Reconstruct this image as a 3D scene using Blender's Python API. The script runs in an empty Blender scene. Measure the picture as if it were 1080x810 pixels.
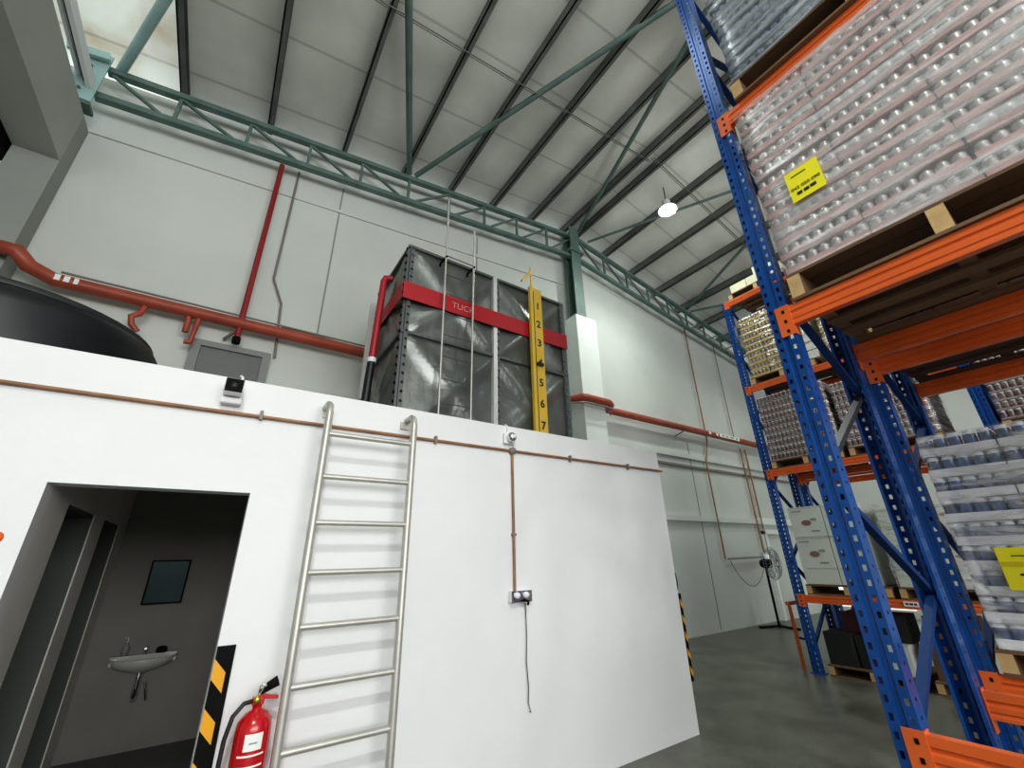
import bpy, math, random
from mathutils import Vector, Matrix
random.seed(7)
R = math.radians
sc = bpy.context.scene
COL = sc.collection

# ------------------------------------------------------------------ mesh builder
class MB:
    def __init__(s): s.v = []; s.f = []; s.m = []; s.sm = []
    def add(s, vs, fs, mat=0, smooth=False):
        n = len(s.v); s.v += [tuple(v) for v in vs]
        for f in fs: s.f.append([i + n for i in f]); s.m.append(mat); s.sm.append(smooth)
        return s
    def box(s, x0, x1, y0, y1, z0, z1, mat=0):
        v = [(x, y, z) for x in (x0, x1) for y in (y0, y1) for z in (z0, z1)]
        return s.add(v, [(0, 1, 3, 2), (4, 6, 7, 5), (0, 4, 5, 1), (2, 3, 7, 6), (0, 2, 6, 4), (1, 5, 7, 3)], mat)
    def bar(s, p, q, w, h, up=(0, 0, 1), mat=0):
        p = Vector(p); q = Vector(q); d = (q - p).normalized(); up = Vector(up)
        if abs(d.dot(up)) > .98: up = Vector((0, 1, 0))
        a = d.cross(up).normalized() * (w / 2); b = a.normalized().cross(d) * (h / 2)
        v = [e + i * a + j * b for e in (p, q) for i in (-1, 1) for j in (-1, 1)]
        return s.add(v, [(0, 1, 3, 2), (4, 6, 7, 5), (0, 4, 5, 1), (2, 3, 7, 6), (0, 2, 6, 4), (1, 5, 7, 3)], mat)
    def tube(s, pts, r, n=10, mat=0, caps=True):
        pts = [Vector(p) for p in pts]; rings = []; prev = None
        for i, p in enumerate(pts):
            if i == 0: d = pts[1] - p
            elif i == len(pts) - 1: d = p - pts[i - 1]
            else: d = (pts[i + 1] - p).normalized() + (p - pts[i - 1]).normalized()
            d.normalize()
            if prev is None:
                a = d.cross(Vector((0, 0, 1)))
                if a.length < .1: a = d.cross(Vector((0, 1, 0)))
            else: a = prev - d * prev.dot(d)
            a.normalize(); prev = a; b = d.cross(a)
            rr = r[i] if isinstance(r, (list, tuple)) else r
            rings.append([p + (a * math.cos(2 * math.pi * k / n) + b * math.sin(2 * math.pi * k / n)) * rr for k in range(n)])
        v = [x for ring in rings for x in ring]; f = []
        for i in range(len(pts) - 1):
            for k in range(n):
                k2 = (k + 1) % n
                f.append((i * n + k, i * n + k2, (i + 1) * n + k2, (i + 1) * n + k))
        s.add(v, f, mat, True)
        if caps:
            s.add(rings[0], [tuple(range(n))[::-1]], mat); s.add(rings[-1], [tuple(range(n))], mat)
        return s
    def lathe(s, prof, c=(0, 0, 0), n=24, mat=0, axis='z', smooth=True):
        v = []; f = []
        for (r, z) in prof:
            for k in range(n):
                a = 2 * math.pi * k / n; x, y = r * math.cos(a), r * math.sin(a)
                if axis == 'z': v.append((c[0] + x, c[1] + y, c[2] + z))
                elif axis == 'y': v.append((c[0] + x, c[1] + z, c[2] + y))
                else: v.append((c[0] + z, c[1] + x, c[2] + y))
        for i in range(len(prof) - 1):
            for k in range(n):
                k2 = (k + 1) % n; f.append((i * n + k, i * n + k2, (i + 1) * n + k2, (i + 1) * n + k))
        s.add(v, f, mat, smooth)
        return s
    def prism(s, poly, a0, a1, axis='y', mat=0):
        def P(u, w, a):
            return (u, a, w) if axis == 'y' else ((a, u, w) if axis == 'x' else (u, w, a))
        n = len(poly); v = [P(u, w, a0) for u, w in poly] + [P(u, w, a1) for u, w in poly]
        f = [tuple(range(n)), tuple(range(2 * n - 1, n - 1, -1))] + [(i, i + n, (i + 1) % n + n, (i + 1) % n) for i in range(n)]
        return s.add(v, f, mat)
    def mesh(s, name, mats):
        me = bpy.data.meshes.new(name); me.from_pydata(s.v, [], s.f)
        for m in (mats if isinstance(mats, (list, tuple)) else [mats]): me.materials.append(m)
        me.polygons.foreach_set('material_index', s.m); me.polygons.foreach_set('use_smooth', s.sm)
        import bmesh
        bm = bmesh.new(); bm.from_mesh(me); bmesh.ops.recalc_face_normals(bm, faces=bm.faces); bm.to_mesh(me); bm.free()
        me.update(); return me
    def build(s, name, mats, parent=None, loc=(0, 0, 0), bevel=0):
        o = bpy.data.objects.new(name, s.mesh(name, mats)); COL.objects.link(o); o.location = loc
        if parent: o.parent = parent
        if bevel:
            b = o.modifiers.new('bevel', 'BEVEL'); b.width = bevel; b.segments = 2; b.limit_method = 'ANGLE'
        return o

def tag(o, label=None, cat=None, group=None, kind=None):
    if label: o['label'] = label
    if cat: o['category'] = cat
    if group: o['group'] = group
    if kind: o['kind'] = kind
    return o
def thing(name, label, cat, loc=(0, 0, 0), group=None):
    o = bpy.data.objects.new(name, None); COL.objects.link(o); o.location = loc
    o.empty_display_size = .1
    return tag(o, label, cat, group)
def struct(o): o['kind'] = 'structure'; return o
def link(name, me, parent, loc=(0, 0, 0), rot=None):
    o = bpy.data.objects.new(name, me); COL.objects.link(o); o.parent = parent; o.location = loc
    if rot: o.rotation_euler = rot
    return o
def text(name, body, size, mat, loc, rot, parent=None, ext=.0008, align='CENTER', squash=None, bold=0):
    cu = bpy.data.curves.new(name, 'FONT'); cu.body = body; cu.size = size; cu.extrude = ext; cu.offset = bold
    cu.align_x = align; cu.align_y = 'CENTER'; cu.resolution_u = 3
    ob = bpy.data.objects.new(name, cu); me = bpy.data.meshes.new_from_object(ob)
    me.materials.clear(); me.materials.append(mat)
    bpy.data.objects.remove(ob)
    o = bpy.data.objects.new(name, me); COL.objects.link(o); o.location = loc; o.rotation_euler = rot
    if squash: o.scale = squash
    if parent: o.parent = parent
    return o
FACE_NY = (R(90), 0, 0)            # text on a face looking towards -Y
FACE_NX = (R(90), 0, R(-90))       # text on a face looking towards -X

# ------------------------------------------------------------------ materials
def mat(name, col, rough=.5, metal=0, var=.0, vscale=3., bump=0, bscale=30., stretch=(1, 1, 1), col2=None, emit=None, espec=.5, alpha=None):
    m = bpy.data.materials.new(name); m.use_nodes = True; nt = m.node_tree; N = nt.nodes; L = nt.links
    b = N['Principled BSDF']; c = (*col, 1)
    b.inputs['Base Color'].default_value = c; b.inputs['Roughness'].default_value = rough; b.inputs['Metallic'].default_value = metal
    b.inputs['Specular IOR Level'].default_value = espec
    if emit: b.inputs['Emission Color'].default_value = (*emit[:3], 1); b.inputs['Emission Strength'].default_value = emit[3]
    if var or bump or col2:
        tc = N.new('ShaderNodeTexCoord'); mp = N.new('ShaderNodeMapping'); mp.inputs['Scale'].default_value = stretch
        L.new(tc.outputs['Object'], mp.inputs[0])
        if var or col2:
            n = N.new('ShaderNodeTexNoise'); n.inputs['Scale'].default_value = vscale; n.inputs['Detail'].default_value = 5
            L.new(mp.outputs[0], n.inputs['Vector'])
            r = N.new('ShaderNodeValToRGB'); r.color_ramp.elements[0].position = .35; r.color_ramp.elements[1].position = .65
            c2 = col2 or [x * (1 - var) for x in col]
            r.color_ramp.elements[0].color = (*c2, 1); r.color_ramp.elements[1].color = c
            L.new(n.outputs[0], r.inputs[0]); L.new(r.outputs[0], b.inputs['Base Color'])
        if bump:
            n2 = N.new('ShaderNodeTexNoise'); n2.inputs['Scale'].default_value = bscale; n2.inputs['Detail'].default_value = 4
            L.new(mp.outputs[0], n2.inputs['Vector'])
            bp = N.new('ShaderNodeBump'); bp.inputs['Strength'].default_value = bump; bp.inputs['Distance'].default_value = .02
            L.new(n2.outputs[0], bp.inputs['Height']); L.new(bp.outputs[0], b.inputs['Normal'])
    return m

M = {}
M['front_wall'] = mat('white_plaster', (.80, .80, .805), .75, var=.05, vscale=1.3, bump=.12, bscale=9)
M['back_wall'] = mat('grey_white_plaster', (.63, .66, .625), .8, var=.10, vscale=.6, bump=.08, bscale=6)
M['column_white'] = mat('column_plaster', (.80, .85, .81), .8, var=.04)
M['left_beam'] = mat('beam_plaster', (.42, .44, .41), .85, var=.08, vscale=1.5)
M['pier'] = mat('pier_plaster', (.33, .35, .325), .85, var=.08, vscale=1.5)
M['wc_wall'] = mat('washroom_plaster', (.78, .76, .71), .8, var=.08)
M['wc_back'] = mat('washroom_rear_dimmed', (.30, .29, .265), .8, var=.08)  # rear wall coloured darker for the dim depth of the washroom
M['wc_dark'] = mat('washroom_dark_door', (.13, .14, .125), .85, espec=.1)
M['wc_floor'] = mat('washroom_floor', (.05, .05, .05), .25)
M['teal'] = mat('teal_steel', (.14, .215, .19), .55, var=.25, vscale=4)
M['teal_pale_lit'] = mat('pale_lit_teal_steel', (.38, .56, .54), .5, var=.15, vscale=4)  # paler teal; on the left brace it paints in the light from the skylight
M['purlin'] = mat('galvanised_purlin', (.17, .18, .165), .6, metal=.2, var=.3, vscale=3)
M['white_steel'] = mat('white_channel', (.85, .87, .86), .5)
M['pipe_red'] = mat('red_oxide_pipe', (.40, .085, .045), .45, var=.25, vscale=3)
M['pipe_deep'] = mat('dark_red_pipe', (.30, .018, .022), .45, var=.15)
M['conduit'] = mat('brown_conduit', (.36, .19, .10), .5, var=.35, vscale=5)
M['conduit_grey'] = mat('grey_conduit', (.22, .2, .18), .5)
M['wire'] = mat('black_cable', (.03, .03, .03), .5)
M['alu'] = mat('aluminium_tube', (.55, .54, .50), .42, metal=.55, var=.1, vscale=10)
M['blue'] = mat('blue_upright', (.008, .095, .37), .28, metal=.25, var=.2, vscale=6, espec=.7)
M['blue_dark'] = mat('dark_blue_brace', (.007, .040, .15), .6, espec=.3)
M['strut_grey'] = mat('grey_strut', (.035, .04, .045), .5, metal=.3)
M['orange'] = mat('orange_beam', (.80, .16, .035), .32, var=.12, vscale=3, espec=.6)
M['orange_dark'] = mat('orange_yellow_beam', (.80, .27, .03), .4)
M['wood'] = mat('pallet_wood', (.20, .12, .068), .8, var=.35, vscale=4, stretch=(1, .15, 1))
M['wood_end'] = mat('pallet_end_lit', (.66, .45, .22), .8, var=.2, vscale=12)  # yellowish stringer ends, with the light falling on them painted in
M['wood_dark'] = mat('dark_pallet_wood', (.115, .065, .042), .8, var=.4, vscale=5, stretch=(1, .12, 1))
M['black_plastic'] = mat('black_polyethylene', (.012, .013, .016), .42)
M['black_lid'] = mat('dark_grey_lid', (.028, .032, .034), .5)
M['black'] = mat('black_paint', (.006, .006, .006), .8, espec=.2)
M['yellow_hz'] = mat('hazard_yellow', (.78, .38, .012), .5)
M['yellow_board'] = mat('gauge_yellow', (.78, .52, .06), .5, var=.1)
M['tag_yellow'] = mat('tag_yellow', (.93, .84, .02), .6)
M['tag_dark'] = mat('tag_darker_yellow', (.72, .60, .01), .6)
M['ink'] = mat('black_ink', (.02, .02, .02), .6)
M['white_plastic'] = mat('white_plastic', (.82, .82, .84), .35)
M['chrome'] = mat('chrome', (.75, .75, .77), .15, metal=1)
M['red_ext'] = mat('extinguisher_red', (.50, .006, .012), .22, espec=.7)
M['brass'] = mat('brass', (.7, .45, .12), .3, metal=.9)
M['paper'] = mat('white_paper', (.85, .86, .84), .7)
M['band_red'] = mat('tank_red_band', (.42, .012, .02), .5)
M['faded'] = mat('faded_lettering', (.62, .30, .29), .6)
M['riser_red'] = mat('riser_red', (.40, .02, .03), .4)
M['lens_dark'] = mat('dark_lens', (.03, .03, .035), .1)
M['strut_light'] = mat('fan_wire_grey', (.22, .23, .23), .4, metal=.6)
M['rubber'] = mat('black_rubber', (.02, .02, .022), .45)
M['carton_white'] = mat('white_carton', (.66, .70, .64), .7, var=.06)
M['carton_brown'] = mat('brown_carton', (.17, .10, .06), .8, var=.1)
M['carton_dark'] = mat('dark_carton', (.025, .028, .026), .7, var=.3)
M['carton_maroon'] = mat('maroon_carton', (.07, .015, .018), .6)
M['carton_cream'] = mat('cream_carton', (.72, .72, .5), .7, var=.1)
M['carton_green'] = mat('pale_green_carton', (.66, .74, .62), .7, var=.06)
M['oval_red'] = mat('brown_red_print', (.28, .15, .14), .7)
M['grey_print'] = mat('grey_print', (.30, .32, .30), .7)
M['door_grey'] = mat('grey_door', (.17, .18, .17), .6, var=.08)
M['door_frame'] = mat('door_frame_grey', (.24, .25, .24), .6)
M['groove'] = mat('wall_joint', (.28, .30, .28), .8)
M['rail_white'] = mat('white_rail', (.80, .84, .80), .5)
M['lamp'] = mat('lamp_glow', (1, 1, .95), .5, emit=(.93, 1, .93, 160))
M['mirror'] = mat('mirror_glass', (.06, .08, .09), .06, metal=1)
M['ceramic'] = mat('ceramic', (.62, .62, .58), .15)
M['roof_gap'] = mat('daylight_sheet', (.9, .95, .9), .6, emit=(.86, .97, .9, 1.0))

# floor
def floor_mat():
    m = bpy.data.materials.new('polished_concrete'); m.use_nodes = True; nt = m.node_tree; N = nt.nodes; L = nt.links
    b = N['Principled BSDF']; tc = N.new('ShaderNodeTexCoord')
    n = N.new('ShaderNodeTexNoise'); n.inputs['Scale'].default_value = 1.6; n.inputs['Detail'].default_value = 9; n.inputs['Roughness'].default_value = .65
    L.new(tc.outputs['Object'], n.inputs['Vector'])
    r = N.new('ShaderNodeValToRGB'); e = r.color_ramp.elements
    e[0].position = .3; e[0].color = (.06, .06, .048, 1); e[1].position = .72; e[1].color = (.175, .178, .145, 1)
    L.new(n.outputs[0], r.inputs[0]); L.new(r.outputs[0], b.inputs['Base Color'])
    r2 = N.new('ShaderNodeMapRange'); r2.inputs[3].default_value = .22; r2.inputs[4].default_value = .5
    L.new(n.outputs[0], r2.inputs[0]); L.new(r2.outputs[0], b.inputs['Roughness'])
    return m
M['floor'] = floor_mat()

# roof lining: grey foil with faint seams running across the purlins, rust and damp near the eave
def roof_mat(name, a, b_, brown=False):
    m = bpy.data.materials.new(name); m.use_nodes = True; nt = m.node_tree; N = nt.nodes; L = nt.links
    b = N['Principled BSDF']; tc = N.new('ShaderNodeTexCoord')
    n = N.new('ShaderNodeTexNoise'); n.inputs['Scale'].default_value = .8; n.inputs['Detail'].default_value = 6
    L.new(tc.outputs['Object'], n.inputs['Vector'])
    r = N.new('ShaderNodeValToRGB'); e = r.color_ramp.elements
    e[0].position = .3; e[0].color = (*a, 1); e[1].position = .7; e[1].color = (*b_, 1)
    L.new(n.outputs[0], r.inputs[0])
    w = N.new('ShaderNodeTexWave'); w.wave_type = 'BANDS'; w.bands_direction = 'Y'; w.inputs['Scale'].default_value = .26
    w.inputs['Distortion'].default_value = .15
    L.new(tc.outputs['Object'], w.inputs['Vector'])
    s = N.new('ShaderNodeMapRange'); s.inputs[1].default_value = 0; s.inputs[2].default_value = .006; s.inputs[3].default_value = .72; s.inputs[4].default_value = 1
    L.new(w.outputs['Fac'], s.inputs[0])
    mx = N.new('ShaderNodeMix'); mx.data_type = 'RGBA'; mx.blend_type = 'MULTIPLY'; mx.inputs[0].default_value = 1
    L.new(r.outputs[0], mx.inputs[6]); L.new(s.outputs[0], mx.inputs[7])
    last = mx.outputs[2]
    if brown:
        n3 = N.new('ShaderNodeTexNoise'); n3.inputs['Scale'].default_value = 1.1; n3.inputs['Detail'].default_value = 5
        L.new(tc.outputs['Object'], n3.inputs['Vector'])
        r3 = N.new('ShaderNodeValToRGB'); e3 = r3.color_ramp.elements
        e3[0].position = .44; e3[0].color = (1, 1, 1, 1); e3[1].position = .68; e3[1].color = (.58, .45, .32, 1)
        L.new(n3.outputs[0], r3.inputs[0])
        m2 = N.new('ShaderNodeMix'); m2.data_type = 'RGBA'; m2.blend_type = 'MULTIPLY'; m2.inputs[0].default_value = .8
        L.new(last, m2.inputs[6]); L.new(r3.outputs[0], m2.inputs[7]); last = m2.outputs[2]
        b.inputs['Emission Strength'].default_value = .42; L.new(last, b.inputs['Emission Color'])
    L.new(last, b.inputs['Base Color']); b.inputs['Roughness'].default_value = .45
    return m
M['roof'] = roof_mat('roof_foil', (.60, .61, .57), (.80, .81, .77))
M['skylight'] = roof_mat('translucent_sheet', (.80, .86, .80), (.92, .96, .90), True)

# stretch wrap: clear film with stretched wrinkles that catch light
def wrap_mat(name, lo=.10, hi=.55, tint=(.9, .93, .95), ys=.6, zs=9.):
    m = bpy.data.materials.new(name); m.use_nodes = True; nt = m.node_tree; N = nt.nodes; L = nt.links
    N.remove(N['Principled BSDF']); out = N['Material Output']; tc = N.new('ShaderNodeTexCoord')
    mp = N.new('ShaderNodeMapping'); mp.inputs['Scale'].default_value = (ys, ys, zs); mp.inputs['Rotation'].default_value = (R(5), 0, 0)
    L.new(tc.outputs['Object'], mp.inputs[0])
    n = N.new('ShaderNodeTexNoise'); n.inputs['Scale'].default_value = 2.2; n.inputs['Detail'].default_value = 6; n.inputs['Distortion'].default_value = .6
    L.new(mp.outputs[0], n.inputs['Vector'])
    bp = N.new('ShaderNodeBump'); bp.inputs['Strength'].default_value = .9; bp.inputs['Distance'].default_value = .03; L.new(n.outputs[0], bp.inputs['Height'])
    g = N.new('ShaderNodeBsdfGlossy'); g.inputs['Roughness'].default_value = .22; g.inputs['Color'].default_value = (*tint, 1); L.new(bp.outputs[0], g.inputs['Normal'])
    d = N.new('ShaderNodeBsdfDiffuse'); d.inputs['Color'].default_value = (*tint, 1)
    a = N.new('ShaderNodeMixShader'); a.inputs[0].default_value = .5; L.new(g.outputs[0], a.inputs[1]); L.new(d.outputs[0], a.inputs[2])
    t = N.new('ShaderNodeBsdfTransparent'); x = N.new('ShaderNodeMixShader')
    r = N.new('ShaderNodeMapRange'); r.inputs[1].default_value = .42; r.inputs[2].default_value = .68; r.inputs[3].default_value = lo; r.inputs[4].default_value = hi
    L.new(n.outputs[0], r.inputs[0]); L.new(r.outputs[0], x.inputs[0]); L.new(t.outputs[0], x.inputs[1]); L.new(a.outputs[0], x.inputs[2])
    L.new(x.outputs[0], out.inputs[0])
    return m
M['wrap'] = wrap_mat('stretch_film', .22, .80, (.98, .98, 1.0), .7, 7.)
M['wrap_blue'] = wrap_mat('bluish_stretch_film', .12, .75, (.88, .93, 1.0), .9, 6)
M['wrap_gloss'] = wrap_mat('glossy_load_film', .15, .9, (.97, .98, 1.0), 1.3, 6.5)
M['wrap_thin'] = wrap_mat('thin_stretch_film', .05, .3, (.95, .97, .93))
# tank plastic sheet over cross braces: grey reflective pressed panel
M['tank_panel'] = mat('grey_pressed_panel', (.23, .245, .23), .30, metal=.55, var=.35, vscale=2.0, bump=1.0, bscale=3.2, stretch=(1, 1, .7))
M['tank_frame'] = mat('galvanised_angle', (.13, .14, .14), .45, metal=.5)
M['tank_bright'] = mat('bright_angle', (.66, .67, .66), .4, metal=.3)

# ------------------------------------------------------------------ camera
yaw, pit, rol, F = 0.6021946519384381, 0.3927107712559729, -0.0208163429868667, 440.05578941856965
fw = Vector((math.sin(yaw) * math.cos(pit), math.cos(yaw) * math.cos(pit), math.sin(pit)))
rt = Vector((math.cos(yaw), -math.sin(yaw), 0)); up = rt.cross(fw)
r2 = rt * math.cos(rol) + up * math.sin(rol); u2 = -rt * math.sin(rol) + up * math.cos(rol)
cam = bpy.data.cameras.new('camera'); co = bpy.data.objects.new('camera', cam); COL.objects.link(co)
mw = Matrix((r2, u2, -fw)).transposed().to_4x4(); mw.translation = Vector((0, 0, 1.7)); co.matrix_world = mw
cam.sensor_fit = 'HORIZONTAL'; cam.sensor_width = 36; cam.lens = F / 1080 * 36; cam.clip_start = .02; cam.clip_end = 200
sc.camera = co

# ------------------------------------------------------------------ room shell
YB = 6.5                      # back wall
RIDGE = 6.4
def roofz(x): return 8.30 + .166 * (x + 2.5) if x <= RIDGE else 9.777 - .2 * (x - RIDGE)

struct(MB().box(-7, 16, -14, 7, -.1, 0).build('floor', M['floor']))
b = MB().prism([(-6.5, 0), (15.6, 0), (15.6, roofz(15.6)), (RIDGE, roofz(RIDGE)), (-2.9, roofz(-2.9)), (-6.5, roofz(-2.9))], YB, YB + .2, 'y')
struct(b.build('wall_back', M['back_wall']))
# shallow ledge of the wall under the truss
struct(MB().prism([(-2.5, 7.20), (6.1, 8.02), (6.1, 8.09), (-2.5, 7.27)], YB - .03, YB + .01, 'y').build('trim_1', M['back_wall']))
struct(MB().box(15.6, 15.8, -14, YB, 0, 8.2).build('wall_right', M['back_wall']))
struct(MB().box(-6.7, 15.8, -12.2, -12, 0, 2.4).build('wall_rear_added', M['back_wall']))  # unseen wall added for a darker mirror reflection, kept low to admit light
# left: deep beam, corner pier, lower annex wall behind it
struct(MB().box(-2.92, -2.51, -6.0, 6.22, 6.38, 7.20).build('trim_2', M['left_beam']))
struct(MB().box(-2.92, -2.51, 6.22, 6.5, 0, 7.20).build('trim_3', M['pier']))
struct(MB().box(-3.25, -2.96, -6.0, 6.5, 6.30, 6.6).build('trim_4', M['black']))
struct(MB().box(-6.7, -6.5, -14, 6.5, 0, 8).build('wall_left', M['back_wall']))
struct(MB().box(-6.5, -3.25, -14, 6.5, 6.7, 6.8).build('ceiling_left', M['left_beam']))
# roof slopes
b = MB()
def slope(x0, x1, y0, y1, m, nm):
    s = MB(); z0, z1 = roofz(x0) + .2, roofz(x1) + .2
    s.add([(x0, y0, z0), (x1, y0, z1), (x1, y1, z1), (x0, y1, z0), (x0, y0, z0 + .05), (x1, y0, z1 + .05), (x1, y1, z1 + .05), (x0, y1, z0 + .05)],
          [(0, 3, 2, 1), (4, 5, 6, 7), (0, 1, 5, 4), (1, 2, 6, 5), (2, 3, 7, 6), (3, 0, 4, 7)])
    return struct(s.build(nm, m))
slope(-1.76, RIDGE, -14, 6.7, M['roof'], 'ceiling_slope_left')
slope(RIDGE, 15.8, -14, 6.7, M['roof'], 'ceiling_slope_right')
slope(-3.2, -1.76, -14, 6.7, M['skylight'], 'ceiling_skylight')

# eave channels and bracket at the left
c = thing('eave_channel', 'white steel eave channel running above the concrete beam at upper left', 'channel', (-2.5, 0, 7.5))
MB().bar((-.02, -6, .08), (-.02, 6.05, .08), .05, .16).build('web', M['white_steel'], c)
MB().bar((-.16, -6, .22), (-.16, 6.05, .22), .04, .14).build('flange', M['white_steel'], c)
MB().bar((-.22, -6, .05), (-.22, 6.05, .05), .03, .05).build('lower_flange', M['purlin'], c)
MB().bar((-.09, -6, .16), (-.09, 6.05, .16), .02, .12).build('shadow_gap', M['black'], c)  # black strip standing in for the shade between the channels
br = thing('eave_bracket', 'pale teal steel bracket where the truss meets the left beam', 'bracket', (-2.55, 6.15, 7.3))
MB().box(-.16, .10, -.12, -.10, .0, .92).build('face_plate', M['teal_pale_lit'], br)
MB().box(-.16, .10, -.10, .10, -.04, .0).build('seat_plate', M['teal'], br)
MB().bar((-.3, -.2, .70), (.1, -.2, .80), .04, .12).build('cleat', M['teal_pale_lit'], br)
for z in (.15, .35, .6, .8): MB().tube([(-.05, -.12, z), (-.05, -.145, z)], .018, 8).build('bolt', M['purlin'], br)

# purlins
ordn = ['first', 'second', 'third', 'fourth', 'fifth', 'sixth', 'seventh', 'eighth', 'ninth', 'tenth', 'eleventh', 'twelfth', 'thirteenth', 'fourteenth', 'fifteenth']
px = [-1.76, -.6, .6, 1.78, 2.85, 3.95, 5.1, 6.2, 6.62, 7.66, 8.72, 9.85, 10.98, 12.1, 13.2]
for i, x in enumerate(px):
    b = MB(); z = roofz(x) + .19
    b.box(-.01, .01, -12, 6.6, -.20, 0).box(-.01, .07, -12, 6.6, -.012, 0).box(-.01, .07, -12, 6.6, -.20, -.188).box(.058, .07, -12, 6.6, -.19, -.165)
    o = b.build('roof_purlin', M['purlin'], None, (x, 0, z))
    tag(o, f'dark steel roof purlin, {ordn[i]} counted from the bright skylight at left', 'purlin', 'parallel roof purlins')

# ------------------------------------------------------------------ gable truss
def botz(x): return 7.55 + (x + 2.5) * .134 if x <= 6.3 else 8.73 - (x - 6.3) * .145
def topz(x): return 8.07 + (x + 2.5) * .150 if x <= 6.3 else 9.39 - (x - 6.3) * .155
tr = thing('roof_truss', 'teal steel lattice truss along the top of the back wall', 'truss', (6.3, 6.2, 8.7))
def L_(p): return (p[0] - 6.3, p[1] - 6.2, p[2] - 8.7)
YT = 6.2
for nm, fn in (('bottom_chord', botz), ('top_chord', topz)):
    for a, e in ((-2.5, 6.3), (6.3, 15.5)):
        b = MB(); pa, pe = (a, YT, fn(a)), (e, YT, fn(e))
        b.bar(L_(pa), L_(pe), .10, .012); b.bar(L_((a, YT - .045, fn(a) + .04)), L_((e, YT - .045, fn(e) + .04)), .012, .09)
        b.build(nm, M['teal'], tr)
vx = [-1.69, -.8, .085, .96, 1.87, 2.75, 3.61, 4.49, 5.39]
for i, x in enumerate(vx):
    MB().bar(L_((x, YT, botz(x))), L_((x, YT, topz(x))), .045, .045, (0, 1, 0)).build('web_post', M['teal'], tr)
xs = [-2.45] + vx + [6.25]
for i in range(len(xs) - 1):
    a, e = xs[i], xs[i + 1]
    p, q = ((a, YT, topz(a)), (e, YT, botz(e))) if i < 5 else ((a, YT, botz(a)), (e, YT, topz(e)))
    MB().bar(L_(p), L_(q), .04, .04, (0, 1, 0)).build('web_diagonal', M['teal'], tr)
xr = [6.5 + .88 * i for i in range(11)]
for i in range(len(xr) - 1):
    a, e = xr[i], xr[i + 1]
    MB().bar(L_((e, YT, botz(e))), L_((e, YT, topz(e))), .045, .045, (0, 1, 0)).build('web_post', M['teal'], tr)
    p, q = ((a, YT, topz(a)), (e, YT, botz(e))) if i < 5 else ((a, YT, botz(a)), (e, YT, topz(e)))
    MB().bar(L_(p), L_(q), .04, .04, (0, 1, 0)).build('web_diagonal', M['teal'], tr)

# roof bracing tubes
def brace(p, q, r, label, m='teal'):
    p = Vector(p); q = Vector(q)
    o = MB().tube([Vector((0, 0, 0)), q - p], r, 10).build('roof_brace', M[m], None, p)
    tag(o, label, 'brace', 'roof bracing tubes')
def ext(p, q, k):
    p = Vector(p); q = Vector(q); return p + (q - p) * k
def rz(x, y, dz=.0): return (x, y, roofz(x) + dz)
brace(rz(1.88, 6.3), ext(rz(1.88, 6.3), rz(.78, 3.46), 2.0), .055, 'green brace tube rising straight to the top edge from the truss')
brace(rz(2.02, 6.3), ext(rz(2.02, 6.3), rz(4.21, 1.54), 1.2), .05, 'long green brace tube crossing the purlins towards the upper right')
brace(rz(6.55, 6.25), ext(rz(6.55, 6.25), rz(4.91, 1.79), 1.2), .045, 'green brace tube fanning up left from the column head')
brace(rz(-2.43, 6.28, -.10), ext(rz(-2.39, 6.2), rz(-1.87, 4.96), 3.5), .06, 'blue-green brace tube coloured pale as lit by the skylight', 'teal_pale_lit')
brace(rz(6.96, 6.3), ext(rz(6.96, 6.3), rz(8.6, 2.4), 1.0), .035, 'thin brace tube passing behind the ceiling lamp')
brace(rz(11.07, 6.2), ext(rz(11.07, 6.2), rz(9.9, 3.5), 1.0), .04, 'green brace tube rising from the truss near the far rack top')
brace(rz(11.2, 6.2), ext(rz(11.2, 6.2), rz(12.3, 3.9), 1.0), .04, 'green brace tube running right just above the far rack top')
# sag rods
for (x0, x1, lab) in ((-.6, RIDGE, 'thin dark sag rod crossing the purlins left of the ridge'), (RIDGE, 13.2, 'thin dark sag rod crossing the purlins right of the ridge')):
    b = MB().tube([rz(x0, 3.62, -.02), rz(x1, 3.72, -.02)], .012, 6).tube([rz(x0, 3.68, .03), rz(x1, 3.78, .03)], .008, 6)
    tag(b.build('sag_rod', M['purlin']), lab, 'rod')

# ceiling lamp
lp = thing('high_bay_lamp', 'glaring round high-bay lamp hanging below the roof ridge', 'lamp', (7.25, 4.03, 9.05))
MB().tube([(0, 0, .25), (.02, 0, .72)], .012, 6).build('cord', M['wire'], lp)
MB().lathe([(.03, .30), (.09, .27), (.10, .14), (.21, .02), (.22, 0), (.20, 0), (.19, .02), (.03, .12)], n=24).build('housing', M['white_steel'], lp)
MB().lathe([(.001, .015), (.15, .015), (.18, .01), (.18, .02), (.001, .03)], n=24).build('lens', M['lamp'], lp)

# ------------------------------------------------------------------ column in the back wall
cm = thing('column_casing', 'white plastered column casing standing against the back wall', 'column', (6.35, 6.25, 0))
MB().box(-.34, .30, -.2, .25, 0, 6.93).build('casing', M['column_white'], cm, bevel=.01)
MB().box(-.28, .20, -.1, .25, 6.93, 6.96).build('top_cap', M['column_white'], cm)
sp = thing('steel_column', 'dark teal steel column rising from the white casing to the ridge', 'column', (6.25, 6.22, 6.9))
MB().box(-.15, .15, -.12, -.10, .06, 2.75).build('front_flange', M['teal'], sp)
MB().box(-.15, .15, .10, .12, .06, 2.75).build('rear_flange', M['teal'], sp)
MB().box(-.01, .01, -.10, .10, .06, 2.75).build('web', M['teal'], sp)
MB().box(-.22, .25, -.16, .14, 1.95, 2.0).build('cap_plate', M['teal'], sp)

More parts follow.
